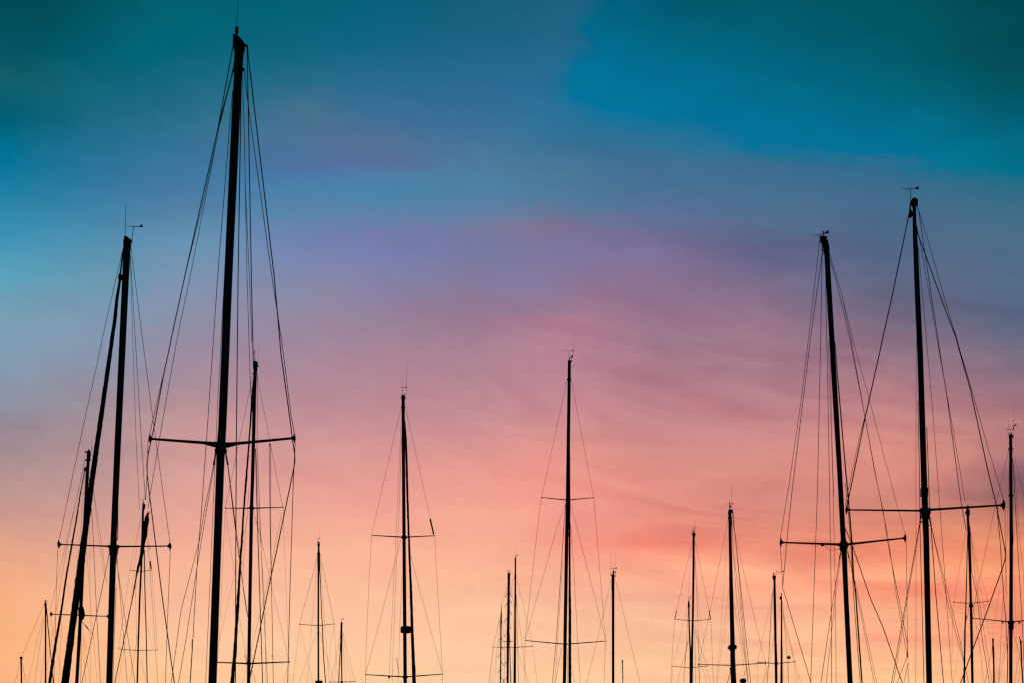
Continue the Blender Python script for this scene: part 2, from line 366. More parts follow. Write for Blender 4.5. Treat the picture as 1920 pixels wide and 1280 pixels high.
A.W("437.4,128 412.5,225 350.6,500 306.5,700 283.5,800 280.5,814 277.5,828 277,850 275.6,890 273.2,935 @1.2; 457.5,131 468.3,220 510,520 531,660 545.8,780 552.6,814 553.4,828 549.8,907 546.3,1020 543.7,1105 540.4,1232 539.5,1280 @1.4")
A.W("437,86 409,240 350.6,500 307,700 288.8,800 277.8,850 275.4,870 276.2,890 280.8,930 289.5,1000 301.8,1100 313.6,1186 327,1280 @2.0", name='backstay', z1=3)
A.W("436.2,134 414.6,220 356.3,520 331,640 304.5,790 294.8,847 281.8,924 277.6,952 @1.1; 438.5,130 412,235 383,370 350.4,503 @1.0", name='shroud')
A.W("436.4,170 432,220 409.5,500 389.5,790 377.6,960 373,1012 368.8,1070 361.5,1200 @1.3", name='halyard', z0=.3, z1=.8)
A.W("360.8,1212 358,1255 356.4,1280 @1.9", name='halyard', z0=.8, z1=.8)
A.plate(["359.6,1199 361.8,1199 361.4,1214 359.2,1214"], 1.5, 'turnbuckle', off=.8)
A.W("400.8,870 382.4,960 374,1012 340,1140 321,1280 @1.1; 401.6,872 386.4,960 369,1065 350,1190 334.6,1280 @1.1; 427,870 434,930 443,1004 449.4,1048 @1.5; 449.2,1046 457,1110 463,1149 @0.9; 428,873 442,985 454,1060 @0.8; 421,510 407.4,770 396.3,1030 385.6,1280 @0.9" , name='lower_shroud')
A.W("452.4,134 451.3,220 446.4,520 443.4,800 442,1030 441.6,1280 @1.9; 454,133 457.2,225 459.6,330 463.2,520 469.6,725 472,770 @1.1; 457.4,224 460,350 467.6,520 472,640 @1.1; 463.4,98 465.8,220 471.3,520 474,640 475.2,690 @1.9", name='halyard', z0=-.3, z1=-.8)
A.W("464.6,98 478.8,220 514.2,520 526.5,660 545,795 548.2,822 552.4,850 553,864 549.8,882 519,1030 508,1080 490,1166 474,1245 466,1280 @2.1", name='running_backstay', z0=-.2, z1=-2)
A.plate(["504.3,834.5 505.8,829 507.3,834.5"], 3, 'flag_block')
A.W("504.6,833 505.6,940 506.6,1010 508.4,1074 @.8; 507,833 507.4,940 507.6,1000 508.7,1076 512.5,1280 @1.1", name='flag_halyard', z0=0, z1=0)
A.plate(["508.6,1229.5 511.2,1226.8 512,1228 509.4,1230.6"], 1.5, 'flag_toggle')

# second boat, furled genoa
B = Boat('boat with an arrow wind vane and a bulging rolled headsail left of its mast', 60,
  [(238.4, 452, 12), (238, 470, 13.4), (233.6, 560, 13), (221.2, 820, 12.4), (213.4, 1000, 11.8), (212.6, 1022, 12.4), (211.5, 1060, 11.8), (204.7, 1280, 11.8)])
B.plate(["233.2,444 238.2,444 242,447.4 247.4,451 247.8,454 245.4,455.4 245.6,462 245,468 231.6,468 231.8,460 231.4,451.5 233,450"], 8, 'masthead')
B.ant([(235.6, 382), (235.2, 420), (234.4, 445)], 0.9)
B.vane(236, 268, 424.6, (250.6, 247, 453), 4.6, 425.8, 1.3)
B.spread([(213, 1023.4), (110, 1019.4)], [3.4, 2.2], 17, 3.6); B.spread([(213, 1023.6), (319, 1022.6)], [3.4, 2.4], 18, 3.6)
B.plate([[(203.2, 1021, 223.6, 1025.6)], "204.6,1025 222,1025 219.4,1040 206,1040"], 9, 'spreader_bracket')
B.wire([(231.8, 466, 2), (229, 485, 3.2), (226.6, 506, 3.4), (225.4, 514, 3)], 3, 'forestay')
B.plate(["223.2,514 226,513 229,516 229.2,524 226.6,526 222.2,525.4 221.8,521"], 6, 'swivel')
B.wire([(225, 524, 5), (219.5, 560, 6.3), (215.3, 600, 7.2), (202.3, 690, 8.4), (183.9, 820, 9.5), (171.8, 905, 10.4), (161.3, 984, 12), (148.8, 1080, 14), (138.8, 1150, 12.5), (121.8, 1280, 14.6)], 10, 'furled_sail', 0, -2.5, M_SAIL, 12, 0.5)
B.W("231.8,462 199.8,600 160,780 127,935 113.4,1000 109.8,1013; 245.6,466 262.5,600 291.5,820 313.6,980 318.6,1016; 108.4,1028 106,1085 104,1167 100.8,1280 @.8; 319.4,1031 314.2,1158 310,1280 @1.0", 1.0)
B.W("244.2,475 246.4,560 255,820 261.5,955 @.75; 244.4,480 249.2,560 264.8,820 272.4,935 @.95; 221.6,850 220.8,1000 220,1012 @1.6; 218,1100 214,1200 211.6,1280 @1.0", name='halyard', z1=.8)
B.W("205,1036 200,1060 182.2,1146 153.4,1280 @1.2; 219.6,1057 222.6,1078 238.6,1186 252.8,1280 @.9; 220.4,1062 225,1110 238.4,1280 @.8", name='lower_shroud')
B.wire([(218.6, 1036, 1.6), (219.4, 1057, 2.2)], 2, 'rigging_screw')

# third, small mast half behind the rolled sail
B3 = Boat('boat whose mast top peeks out left of the bulging rolled sail', 75,
  [(166.6, 848, 7), (165.2, 866, 6), (163.4, 890, 6.4), (158, 1000, 6.6), (151, 1152, 6.8), (143.9, 1280, 6.6)])
B3.plate(["166.4,841 168.6,843 170.6,850 169.4,856 169,862 163,862 162.8,852 163.6,848 159,847 159.4,845 164,845"], 4, 'masthead')
B3.plate([[(160.2, 860, 170, 863)]], 4, 'shroud_tang'); B3.plate(["157.4,877 161.6,874 161.4,882 157.6,882"], 4, 'swivel')
B3.vane(168, 175, 839, (172, 171.4, 848), 1.2, 839, .6); B3.ant([(171.8, 818), (171.6, 846)], 0.4)
B3.spread([(150, 1152.4), (95.5, 1150.4)], [2.4, 1.6], 11, 2.6); B3.spread([(150, 1152.6), (202, 1154.4)], [2.4, 1.6], 8, 2)
B3.wire([(158.8, 880, 1.8), (149.6, 931, 2.4), (142, 980, 3), (134.8, 1020, 3.2), (124.2, 1080, 3.5), (114.9, 1144, 4), (107, 1190, 5), (97.5, 1248, 5.6), (93, 1280, 6)], 3, 'furled_sail', 0, -2, M_SAIL, 10, 0.6)
B3.wire([(98.5, 1262), (99.6, 1280)], 1.5, 'furling_line')
B3.plate(["152.5,1130 157,1140 159,1152 156,1160 152,1163 148,1158 147,1140"], 7, 'sail_bundle', m=M_SAIL)
B3.wire([(152, 1161, 1), (157.5, 1169, 1), (163, 1175, 2.4), (167, 1181, .9), (174, 1187.5, .9)], 1, 'loose_lashing')
B3.W("159.8,849 147.8,917 132.5,980 93.9,1144 @.7; 160,860 129,1000 105.5,1144 @.7; 105,1150 90,1238 83,1280 @.6; 160,878 150,1010 138,1105 @.6; 94.4,1157 103,1203 117,1265 @.6; 116.4,1160 109.6,1280 @.6")
B3.W("166.6,880 175.2,916 187.7,1000 200.2,1092 @.75; 166,885 173.4,980 180.6,1139 188.3,1280 @1.1; 175,916 184,1000 195,1075 @.6; 165.8,900 168.4,980 169,1200 169.6,1280 @.6; 162.6,1034 172,1158 182.4,1280 @.6; 156.6,1064 155.6,1125 @.6; 152.4,1167 151.6,1280 @1.0; 154,1170 161,1280 @.6; 157,1185 168.6,1280 @.6", name='halyard', z1=-.5)

B4 = Boat('short slim mast left of the two leaning rolled sails, with a spike lamp', 105,
  [(85.2, 1129, 3), (85.4, 1150, 3), (85.5, 1280, 3.3)])
B4.plate(["84.2,1124 86,1124 86.4,1130 87.8,1131 87.4,1134.4 83,1134.4 82.8,1131 84.2,1130"], 3, 'masthead')
B4.ant([(88.6, 1130), (88.8, 1127), (90.2, 1124.6)], 0.6)
B4.wire([(86.6, 1136, 2.6), (88, 1149, 2.2), (90.6, 1180, 1.8), (95, 1226, 1.6), (98.5, 1262, 1.4), (101, 1280, 1.3)], 2, 'furled_sail', 0, -2, M_SAIL, 8, 0.6)
B4.W("82,1133.6 40.4,1229 @.7; 81.8,1152 67,1212 52.8,1280 @.6; 82,1160 64.6,1280 @.7; 83,1222 76,1280 @.6", z1=0)
B5 = Boat('shortest mast in the bottom left corner, leftmost of them all', 120, [(39.6, 1234, 3.6), (39.8, 1245, 3.0), (40.2, 1280, 3.1)])
B5.plate([[(37.4, 1230, 42, 1234.5)], [(38.6, 1234, 41, 1240)]], 3, 'masthead')
B5.W("37.8,1240 28,1280; 42,1242 45,1260 49.5,1280", .7)

B6 = Boat('boat with a ragged sail bundle at its masthead, right of the rolled genoa mast', 90,
  [(268.4, 938, 1.8), (268.5, 944, 2.4), (268.3, 950, 4), (267.6, 980, 4.2), (265, 1060, 3.8), (262, 1120, 3.4), (259.4, 1200, 3.2), (257.3, 1280, 3.1)])
B6.plate(["267.4,943.5 272.4,943.5 272.2,950 270.6,955 267.4,956"], 3, 'masthead')
B6.vane(264.8, 272.2, 935.6, (268.4, 268.4, 941), 1.0, 934.8, .6)
B6.wire([(277.4, 958, 1.2), (276, 964, 3), (275.8, 969, 7.6), (275, 975, 9.6), (273.2, 981, 9.6), (272.8, 990, 9.8), (271.4, 1003, 10.4), (269, 1013, 9.6), (267.8, 1022, 8), (265.6, 1038, 7.4), (262.6, 1052, 6.8), (259, 1063, 5.6), (256, 1077, 3.2), (248.2, 1121, 1.9), (239, 1166, 1.7), (215.2, 1280, 1.7)], 3, 'furled_sail', 0, -1.5, M_SAIL, 10, 0.9)
B6.plate(["277,962.5 280.8,957.4 281.4,958 279,963 278,968 275.6,968"], 2, 'sail_head', m=M_SAIL)
B6.spread([(263.5, 1070), (243.8, 1067.6)], [1.3, .9], 2.5, .8); B6.spread([(263.5, 1070), (284.6, 1068)], [1.3, .9], 2.5, .8)
B6.spread([(258.8, 1218.6), (222.4, 1215.6)], [1.3, .9], 3, .8); B6.spread([(258.8, 1218.6), (295.4, 1217.4)], [1.3, .9], 3, .8)
B6.plate(["280.4,1051 282.6,1050.6 284.6,1065.6 282.4,1066"], 2.6, 'radar_reflector')
B6.ball(281, 1027, 2.2, 2.4, 'radar_reflector')
B6.W("270.6,1030 271.4,1092 274.2,1191 276,1280 @2.2", name='backstay', z0=.4, z1=2)
B6.W("265,965 261,985 243.6,1067 228,1172 222.2,1215; 277,1010 281,1067 291.4,1217 296,1280 @.8; 284.8,1069 295.3,1217; 258,1090 250,1110 236,1190 222,1280; 259,1185 243,1280; 264.8,1090 270,1140 285.4,1215 @.5; 264.9,1233 273.6,1280; 253.8,1090 255.4,1168 256.4,1210; 264,968 252,1060 246,1120 @.5", .65)

# boat 8 behind the tall one
B8 = Boat('boat whose mast rises just right of the tallest one, crossing its spreader', 75,
  [(479.2, 678, 7), (479.2, 690, 7.4), (478.2, 704, 6.6), (477, 740, 6.6), (475.9, 800, 6.6), (473.4, 900, 6.6), (471.7, 945, 6.6), (470.6, 1010, 6.8), (468.6, 1120, 6.6), (466, 1280, 6.6)])
B8.plate(["478.4,672.8 479.4,675.6 482.8,677.4 483.6,679.5 482.6,681.6 484.6,683.4 483.6,686.4 482,688 482,692 475.4,692 475.2,677.6 477.4,675.8"], 5, 'masthead')
B8.plate([[(473.6, 698.4, 481.8, 700.6)]], 5, 'shroud_tang')
B8.ant([(477.3, 653.5), (477.2, 661), (477.8, 674)], 1.0); B8.ant([(485.6, 640), (484.4, 660), (483.4, 679)], 0.5)
B8.plate([[(475.8, 657.8, 480, 658.8)]], 1, 'wind_sensor')
B8.wire([(475.8, 708, 2.4), (473.4, 730, 3.4), (471.8, 760, 3.8), (469.6, 790, 2.8), (466.6, 832, 3), (461.6, 897, 4), (455.8, 970, 3.6), (452.6, 1028, 4), (450.2, 1052, 4.2), (447.8, 1105, 5), (445, 1144, 6.4), (442.6, 1186, 5.6), (440, 1228, 7), (437.6, 1251, 7.4), (435.4, 1280, 8)], 4, 'furled_sail', 0, -2.2, M_SAIL, 10, 0.8)
B8.spread([(472, 951.8), (423, 951.6)], [3, 1.4], 5, 1.4); B8.spread([(472, 951.8), (530.6, 950)], [3, 1.4], 5, 1.4)
B8.spread([(466.6, 1243), (407.6, 1240.6)], [3.4, 1.9], 5, 1.4); B8.spread([(466.6, 1243), (542.4, 1239.8)], [3.4, 1.9], 5, 1.4)
B8.plate(["466.8,950 469.4,947 474.4,947 477,951.5 474.6,956 469,956"], 6, 'spreader_bracket'); B8.plate(["461,1243 464,1239 469,1239 471.6,1243 469,1247 464,1247"], 6, 'spreader_bracket')
B8.W("474,703 453.8,800 433,900 422.8,950; 482.2,703 501,800 518,890 530.4,949; 422.4,956 418.6,1030 411,1200 408,1240 @.6; 531,952 533.6,1030 539.8,1200 541.4,1238 @.6; 540,1244 539,1280 @.8")
B8.W("422.6,955 433,1030 440,1074 @.6; 529.6,956 514,1030 504,1083 472.4,1210 467,1236 @.7; 476,958 489,1006 508.6,1096 541,1234 @.7; 466.4,958 440,1074 409,1210 @.6; 451.8,1072 464.6,1155 @1.3; 449.6,1162 463.6,1238 @.7; 458.6,1225 463.4,1243 @1.0; 471.4,1225 474,1243 @.9; 541.6,1243 530.6,1280 @.6; 463,1248 454,1280 @.6; 470.4,1247 480,1280 @.9; 468,1248 474.6,1280 @.6", name='lower_shroud')
B8.W("482.4,700 482.4,780 482,839 487,956 489,1010 494.6,1142 501.8,1280 @.95; 479.2,840 481.2,926 484.4,1030 488.5,1160 492.4,1280 @1.9; 480,846 484.4,950 497,1142 498.6,1280 @.7; 466.6,917 457.8,1030 455,1095 @.7; 478.4,970 494.6,1030 @.6", name='halyard', z1=.7)

B9 = Boat('slim mast left of the centre-left pole, with a drum at the frame edge', 90,
  [(597.6, 1020, 3.6), (597.5, 1030, 3.6), (597.4, 1038, 4.6), (597.3, 1060, 4.2), (597, 1070, 3.4), (596.8, 1172, 3.4), (597, 1280, 3.4)])
B9.plate(["595,1013.4 596.8,1013 597.4,1017 599.6,1016 599.6,1022 595.4,1022"], 3, 'masthead'); B9.plate([[(594.8, 1034.5, 600.2, 1037)]], 3, 'shroud_tang')
B9.vane(591.6, 600, 1009.2, None, 1.3, 1008.6, .7); B9.ant([(599.2, 993), (598.8, 1017)], .45); B9.ant([(600.8, 1013), (598.6, 1018)], 1.0)
B9.ball(598, 1279.6, 14.5, 9.6, 'radar_dome', sq=2.6)
B9.wire([(599, 1038, 2), (599.5, 1060, 1.8), (601.6, 1112, 1.5), (604.2, 1172, 1.9), (606.6, 1230, 1.9), (610.6, 1280, 1.6)], 2, 'furled_sail', 0, -1.5, M_SAIL, 8, 0.5)
B9.spread([(597, 1171.8), (561.6, 1169.4)], [1.5, 1], 5, 1); B9.spread([(597, 1171.8), (626.6, 1168.6)], [1.5, 1], 5, 1)
B9.W("595.4,1036 591,1060 561.8,1167 @.8; 599.8,1036 604,1056 626.4,1167 @.8; 595.6,1040 590,1110 583,1190 576.6,1280; 600.8,1050 606,1130 617.6,1280; 561.6,1172 549,1280; 562.4,1174 578,1240 586.4,1280 @.45; 595,1184 577,1232 560,1280; 599,1184 614,1235 627,1277; 626,1172 619,1220 610,1280 @.45; 626.8,1173 629.4,1225 635,1280", .6)
B10 = Boat('short mast with a tiny vane right of the drum-topped slim mast', 110,
  [(640.6, 1167, 3.2), (640.6, 1175, 2.8), (640.2, 1205, 3.2), (640.4, 1222, 2.8), (641, 1280, 2.3)])
B10.plate([[(638.8, 1165.6, 642.4, 1170)]], 3, 'masthead'); B10.vane(638, 645, 1161.4, (640.6, 640.6, 1168), 1.2, 1158.6, .8)
B10.wire([(639, 1170, 1.2), (638.8, 1200, 1.6), (637.6, 1225, 1.9), (636.2, 1250, 1.7), (635, 1280, 1.9)], 2, 'furled_sail', 0, -1.5, M_SAIL, 8, 0.5)
B10.spread([(640.6, 1277.6), (618.6, 1277.4)], [1.4, 1], 3, 1); B10.spread([(640.6, 1277.6), (665.4, 1276.4)], [1.4, 1], 3, 1)
B10.plate([[(638.6, 1275.8, 643, 1279.6)]], 3, 'spreader_bracket')
B10.W("639,1188 620,1276; 642.6,1184 664.6,1275; 642,1186 657,1275; 641.8,1190 646,1240 649,1280; 639.4,1180 627,1262 @.4", .55)

# pole near the centre left
B11 = Boat('straight mast with a boxy radar halfway down, left of the centre', 75,
  [(756, 740, 6.2), (755.9, 770, 6.2), (756.1, 800, 6.2), (757.2, 960, 6.4), (758.3, 1100, 6.7), (759.7, 1280, 6.8)])
B11.plate(["752.4,739 753.8,741.4 756,741.4 757.6,738 759.4,741 759,750 752.6,750", [(751.8, 744, 760.6, 746)]], 5, 'masthead'); B11.plate([[(752, 761.5, 760, 763.5)]], 5, 'shroud_tang')
B11.ant([(763.6, 674), (762.8, 700), (761.6, 726), (761.4, 746)], 0.6); B11.ant([(754.6, 712), (754.4, 742)], .5); B11.ant([(758.6, 737), (758.6, 744)], 1.3)
B11.vane(748.4, 762.6, 725.6, (754.4, 754.4, 742), 2.0, 725.2, .8)
B11.wire([(758.4, 785, 1.5), (759.6, 800, 3), (761.2, 830, 4.2), (763, 890, 4.2), (764.8, 960, 3.9), (767.8, 1040, 4.1), (770.6, 1110, 5), (773, 1190, 5.6), (775.6, 1250, 6.6), (776.4, 1280, 7.4)], 4, 'furled_sail', 0, -2.4, M_SAIL, 10, 0.55)
B11.spread([(757.5, 1006), (697, 1002.6)], [2.6, 1.6], 3, 1); B11.spread([(757.5, 1006), (815, 1003.2)], [2.6, 1.6], 3, 1)
B11.spread([(759.6, 1268), (685.4, 1263.6)], [2.6, 1.6], 3, 1); B11.spread([(759.6, 1268), (829.6, 1262.8)], [2.6, 1.6], 3, 1)
B11.plate(["751.6,1006.4 755,1002.8 761,1002.8 764,1006.4 761,1010 755,1010"], 6, 'spreader_bracket'); B11.plate(["753.6,1268 757,1264.8 762.4,1264.8 765.4,1268 762.4,1272 757,1272"], 6, 'spreader_bracket')
B11.ball(761, 1179.5, 20.5, 13, 'radar_dome', off=-.25, sq=3.4)
B11.plate(["805,972 808,971.4 814.6,1000 812,1002"], 3, 'radar_reflector')
B11.W("752.8,762 751,768 706,960 697,1001 @.75; 759.2,762 761.4,769 804.4,960 806.6,972 @.75; 696.6,1004 692.4,1080 687,1200 685.4,1262 685.2,1280; 815.2,1004 817.2,1050 825,1180 829.6,1262 829.8,1280; 752,1009 740,1056 686,1262; 769.8,1038 788,1110 829.2,1260", .75)
B11.W("751.8,800 748.6,870 744.4,960 742,1010 735.4,1150 729.6,1270; 753,820 748,965 743.2,1060 737,1220 735.4,1280; 753.8,1080 749,1190 746,1280; 743.4,1233 748.6,1268 @1.0; 727.8,1272 727,1280; 766,1272 769,1280; 752.4,1272 751.4,1280", .7, name='halyard', z1=.6)
B11.plate(["728,1266.6 731.4,1266.6 731.8,1270.4 727.6,1270.4"], 2, 'halyard_block')

B12 = Boat('tall slim mast at the centre with a small triangular masthead flag sensor', 75,
  [(1067.6, 676, 5.6), (1067.3, 700, 6), (1066, 800, 6.4), (1065, 880, 6.8), (1064, 950, 6.8), (1062.5, 1010, 6.7), (1058.2, 1280, 6.4)])
B12.plate(["1064.4,674.8 1071.6,674.8 1071.4,678 1070,680.6 1064.6,680.6"], 5, 'masthead'); B12.plate([[(1062.8, 709, 1071.4, 711)]], 5, 'shroud_tang')
B12.plate(["1066.4,675.5 1067,669.6 1070,667.8 1074.2,663.4 1074.2,668.8 1070.4,668.8 1068.4,671 1069,675.5", "1072,668 1073,668 1072.6,676 1071.4,676"], 1.5, 'wind_sensor')
B12.ant([(1077.2, 624), (1076, 645), (1074.6, 665)], .45); B12.vane(1056, 1075.6, 656.4, (1066.6, 1066.4, 670), 2.0, 656.4, .6)
B12.wire([(1068.2, 840, 1.5), (1068, 900, 2.6), (1067.8, 960, 3.4), (1068, 1010, 3.6), (1068.2, 1100, 4.2), (1068.6, 1160, 5.2), (1068.5, 1220, 5.2), (1068.4, 1280, 5.8)], 4, 'furled_sail', 0, -2.4, M_SAIL, 10, 0.6)
B12.spread([(1063, 936.4), (1015.4, 931.6)], [2.2, 1.4], 3, 1.6); B12.spread([(1063, 936.4), (1113, 932)], [2.2, 1.4], 3, 1.6)
B12.spread([(1060, 1206.8), (985, 1199.6)], [2.2, 1.5], 3, 1); B12.spread([(1060, 1206.8), (1135.4, 1200.8)], [2.2, 1.5], 3, 1)
B12.W("1063.6,711 1062,717 1015.8,930; 1070.8,711 1072.4,718 1112.6,930; 1014.8,933 1006.7,1000 988,1166 984.4,1198; 1113.6,934 1115.5,960 1131,1147 1135.5,1198; 1060.6,940 1041,1000 984.6,1198; 1068,940 1075,962 1135.2,1197; 984.2,1202 984.4,1280; 1135.4,1203 1132.6,1280", .8)
B12.W("1060.4,944 1056.4,1000 1048.4,1120 1043,1200 1035.6,1280 @1.1; 1055,1050 1050.8,1120 1044.6,1210 1040.4,1280 @.7; 1070.6,985 1077,1085 1083,1200 1088,1280 @.8; 1053,1213 1040.6,1280 @.8; 1072.6,1256 1078,1280 @.7; 1064.6,1215 1063.6,1280 @.9", name='halyard', z1=.7)

B13 = Boat('lone bare mast with a crown of aerials, just right of the centre', 90,
  [(1149.4, 1077, 5), (1149.3, 1090, 5.4), (1149.2, 1100, 5.6), (1149.5, 1110, 5.0), (1149.6, 1280, 4.9)])
B13.plate(["1146.8,1077 1148.6,1075.4 1148.8,1069.6 1151,1069.2 1151.6,1071.4 1155.8,1069.4 1155.6,1071.2 1151.6,1072.8 1151.2,1075.4 1152.2,1077 1152,1083 1147,1083"], 4, 'masthead')
B13.ant([(1145.5, 1035), (1145.4, 1070)], .55); B13.ant([(1153.5, 1036), (1153.4, 1073)], .55); B13.ant([(1150.5, 1053), (1150.4, 1070)], .4)
B13.plate(["1144.8,1073.4 1146.2,1073.4 1146.4,1077 1148,1079 1147.6,1080.4 1145,1078"], 2, 'aerial_bracket'); B13.plate(["1153,1074 1154,1074 1153.8,1081 1151.6,1080.4 1151.6,1079 1153,1078.6"], 2, 'aerial_bracket')
B13.vane(1143, 1157, 1064.6, (1149.8, 1149.8, 1070), 1.8, 1064.6, .7)
B13.W("1147,1082 1128,1164 1100,1280; 1152.4,1083 1160,1110 1200,1280; 1147.2,1095 1142,1160 1136,1215 @.4", .7)
B14 = Boat('stubby stepped mast top showing low right of the lone bare mast', 120, [(1167, 1238, 2.4), (1167.4, 1250, 1.7), (1168, 1280, 1.7)])
B14.plate([[(1165.8, 1236.6, 1168.4, 1240)]], 2, 'masthead')
for yy in (1250, 1258, 1267): B14.plate([[(1166.2 + (yy % 2) * .6, yy, 1168.8 + (yy % 2) * .6, yy + 1.2)]], 1.5, 'mast_step')

B15 = Boat('mast with upright reflectors on both spreader ends, paired closely with a shorter mast', 90,
  [(1300.9, 1000, 5), (1300.6, 1006, 4.4), (1300.4, 1060, 4.3), (1299.9, 1100, 4.1), (1299.2, 1150, 4), (1298, 1200, 4), (1296.6, 1280, 4.6)])
B15.plate(["1297.4,997.6 1300,998.4 1300.2,992 1302,992 1302.2,998.6 1304.4,999.6 1304,1003.6 1298.2,1003.6"], 3.5, 'masthead')
B15.ant([(1294.8, 994), (1297, 993), (1297.4, 999)], .8); B15.ant([(1303.6, 976), (1303.2, 1000)], .4); B15.vane(1296.6, 1305.6, 989.2, (1301, 1301, 994), 1.4, 988, .6)
B15.spread([(1299, 1162.8), (1265, 1160)], [1.4, 1], 2, .8); B15.spread([(1299, 1162.8), (1332.4, 1160)], [1.4, 1], 2, .8)
B15.plate(["1268,1143 1269.4,1143.4 1265.8,1160 1264.4,1159.6"], 1.6, 'radar_reflector'); B15.plate(["1328.6,1143.6 1330.2,1143.2 1333.2,1159.8 1331.6,1160.2"], 1.6, 'radar_reflector')
B15.W("1298.4,1014 1296.4,1022 1268.8,1142; 1303,1014 1305,1022 1329.4,1143; 1264.6,1162 1259.6,1240 1257.6,1280; 1333,1162 1337.6,1280", .7)
B15.W("1303.4,1050 1308,1150 1312,1280 @.9; 1303.6,1040 1312,1150 1322,1220 @.5; 1302.4,1165 1312,1205 1332,1280 @.6; 1297.4,1025 1290.6,1112 @.5; 1302.6,1180 1304.6,1280 @.7; 1302.4,1170 1308,1210 1325,1280 @.4", name='halyard', z1=.5)
B16 = Boat('shorter mast touching the left side of the reflector-tipped mast', 105,
  [(1291.3, 1125, 2.6), (1291.3, 1134, 3.8), (1291.6, 1142, 2.8), (1292.4, 1180, 2.8), (1294.4, 1220, 3), (1294.6, 1280, 3.8)])
B16.plate([[(1289.8, 1131, 1293.6, 1134.5)]], 3, 'masthead'); B16.ant([(1291.4, 1126), (1292.6, 1121), (1295.2, 1119.4)], .8); B16.vane(1288.6, 1295, 1117, (1291.6, 1291.6, 1126), 1.1, 1116.6, .5)
B16.spread([(1295, 1250.8), (1261.4, 1248)], [1.3, .9], 3, .9); B16.spread([(1295, 1250.8), (1327.4, 1247.4)], [1.3, .9], 3, .9)
B16.W("1289.6,1136 1288,1142 1262,1246; 1293.6,1136 1298,1154 @.5; 1290,1145 1286.6,1215 1282.6,1280 @.8; 1291,1195 1281,1236 1269.4,1280; 1291.6,1200 1286,1220 1279.6,1280 @.5; 1299,1166 1310,1206 1326.8,1246; 1261.6,1250 1259,1280; 1299,1210 1300,1280 @.5; 1290.8,1195 1283.4,1240 @.7", .6)

B17 = Boat('mast with a saucer radar low down and wide crosstree, leaning slightly left at top', 75,
  [(1368.6, 956, 6), (1368.6, 972, 6), (1368.9, 1000, 5.8), (1370.2, 1060, 6.4), (1370.9, 1100, 7.6), (1372.6, 1170, 8.2), (1373.4, 1200, 8.8), (1373.9, 1235, 9.4), (1375.6, 1280, 10.6)])
B17.plate(["1365.4,956 1367,954 1372.6,954.4 1374,954.2 1373.8,958 1375.2,960.6 1373.4,962 1371.6,959 1371.4,964 1365.2,964"], 5, 'masthead'); B17.plate([[(1364.6, 968.6, 1372.4, 971.2)]], 5, 'shroud_tang')
B17.plate([[(1367.2, 941.6, 1368.6, 955)], [(1369.2, 946.8, 1371.4, 950.4)], [(1368, 948, 1370, 949.4)], [(1366.9, 938.6, 1368.2, 940.2)], [(1367.3, 940, 1367.9, 942)]], 1.6, 'masthead_light')
B17.ant([(1371.6, 905), (1371.4, 940), (1371.2, 955)], .6); B17.vane(1360, 1375.6, 943.5, None, 2.2, 943.6, .6)
B17.spread([(1372, 1246.2), (1310, 1244.6)], [2, 1.4], 7, 1.6); B17.spread([(1373, 1246.2), (1435.4, 1242)], [2, 1.4], 7, 1.6)
B17.plate(["1365.2,1212 1367,1208.4 1379.6,1208.4 1381.2,1212 1380.6,1215.4 1378.4,1216 1377.6,1219 1369.4,1219 1367.8,1216 1365,1215"], 15, 'radar_dome')
B17.W("1365.4,973 1363,985 1331.4,1144 1310,1243; 1372,973 1383.4,1021 1399,1092 1434.8,1241", .75)
B17.W("1372,971 1375,1032 1386,1117 1398,1240 1402.6,1280 @.9; 1374.6,961 1376.4,985 1390.6,1117 1407.4,1280 @1.2; 1371.6,975 1380.6,1117 1392,1205 1400.6,1257 @.9; 1373.2,962 1380,1020 1389,1120 1403,1280 @.9; 1363.8,1004 1352.4,1173 1343,1280 @.5; 1366.4,1103 1355,1195 1344.6,1280 @.6; 1376.4,1131 1390,1210 1397.4,1272 @.7; 1366.8,1130 1357,1210 @.4", name='halyard', z1=.8)
B17.W("1370,1253 1369,1262 1363.6,1280 @1.3; 1400.4,1257 1393.6,1266 @.8; 1310,1248 1311,1280 @.6; 1435.6,1246 1436,1262 1430,1280 @.6", name='lower_shroud')
B17.plate(["1368.2,1250.6 1371,1250 1371,1256 1368.6,1255.4"], 2, 'shroud_tang')
B17.ball(1393.2, 1275.4, 13.6, 9.6, 'radar_reflector', off=-.4)

B18 = Boat('mast with a forward-reaching wind arm, left of the thin one with a hanging ball', 110,
  [(1452.2, 1080, 4.6), (1452.2, 1090, 4.2), (1452.8, 1130, 5), (1454, 1200, 4.8), (1455, 1240, 5.2), (1455.4, 1280, 5)])
B18.plate(["1448.4,1078.6 1449.6,1078 1449.6,1072.6 1451,1072.6 1451.2,1078 1454.8,1078.4 1454.6,1083.6 1453.4,1085.6 1449.6,1085.6 1448.6,1083"], 4, 'masthead')
B18.ant([(1453, 1079), (1454.6, 1074), (1456.4, 1070), (1457.4, 1069.6)], .7)
B18.vane(1457, 1469.6, 1071.4, (1463, 1455, 1077, 1071.2), 1.8, 1070.6, .6)
B18.spread([(1455, 1243), (1421, 1240.4)], [1.7, 1.2], 6, 1.2); B18.spread([(1455, 1243), (1489.2, 1239.6)], [1.7, 1.2], 6, 1.2)
B18.plate([[(1452.2, 1240, 1458, 1246)]], 4, 'spreader_bracket')
B18.W("1449.8,1104 1444,1132 1421,1238 @.6; 1449.6,1106 1446,1140 1441.6,1232 1438.4,1280 @1.1; 1454.6,1106 1462,1140 1489,1238 @.5; 1420.6,1244 1419.6,1280 @.5; 1451.4,1190 1446,1232 1431,1280 @.6; 1489.4,1243 1492,1280 @.5; 1449.4,1100 1448.4,1150 @.4")
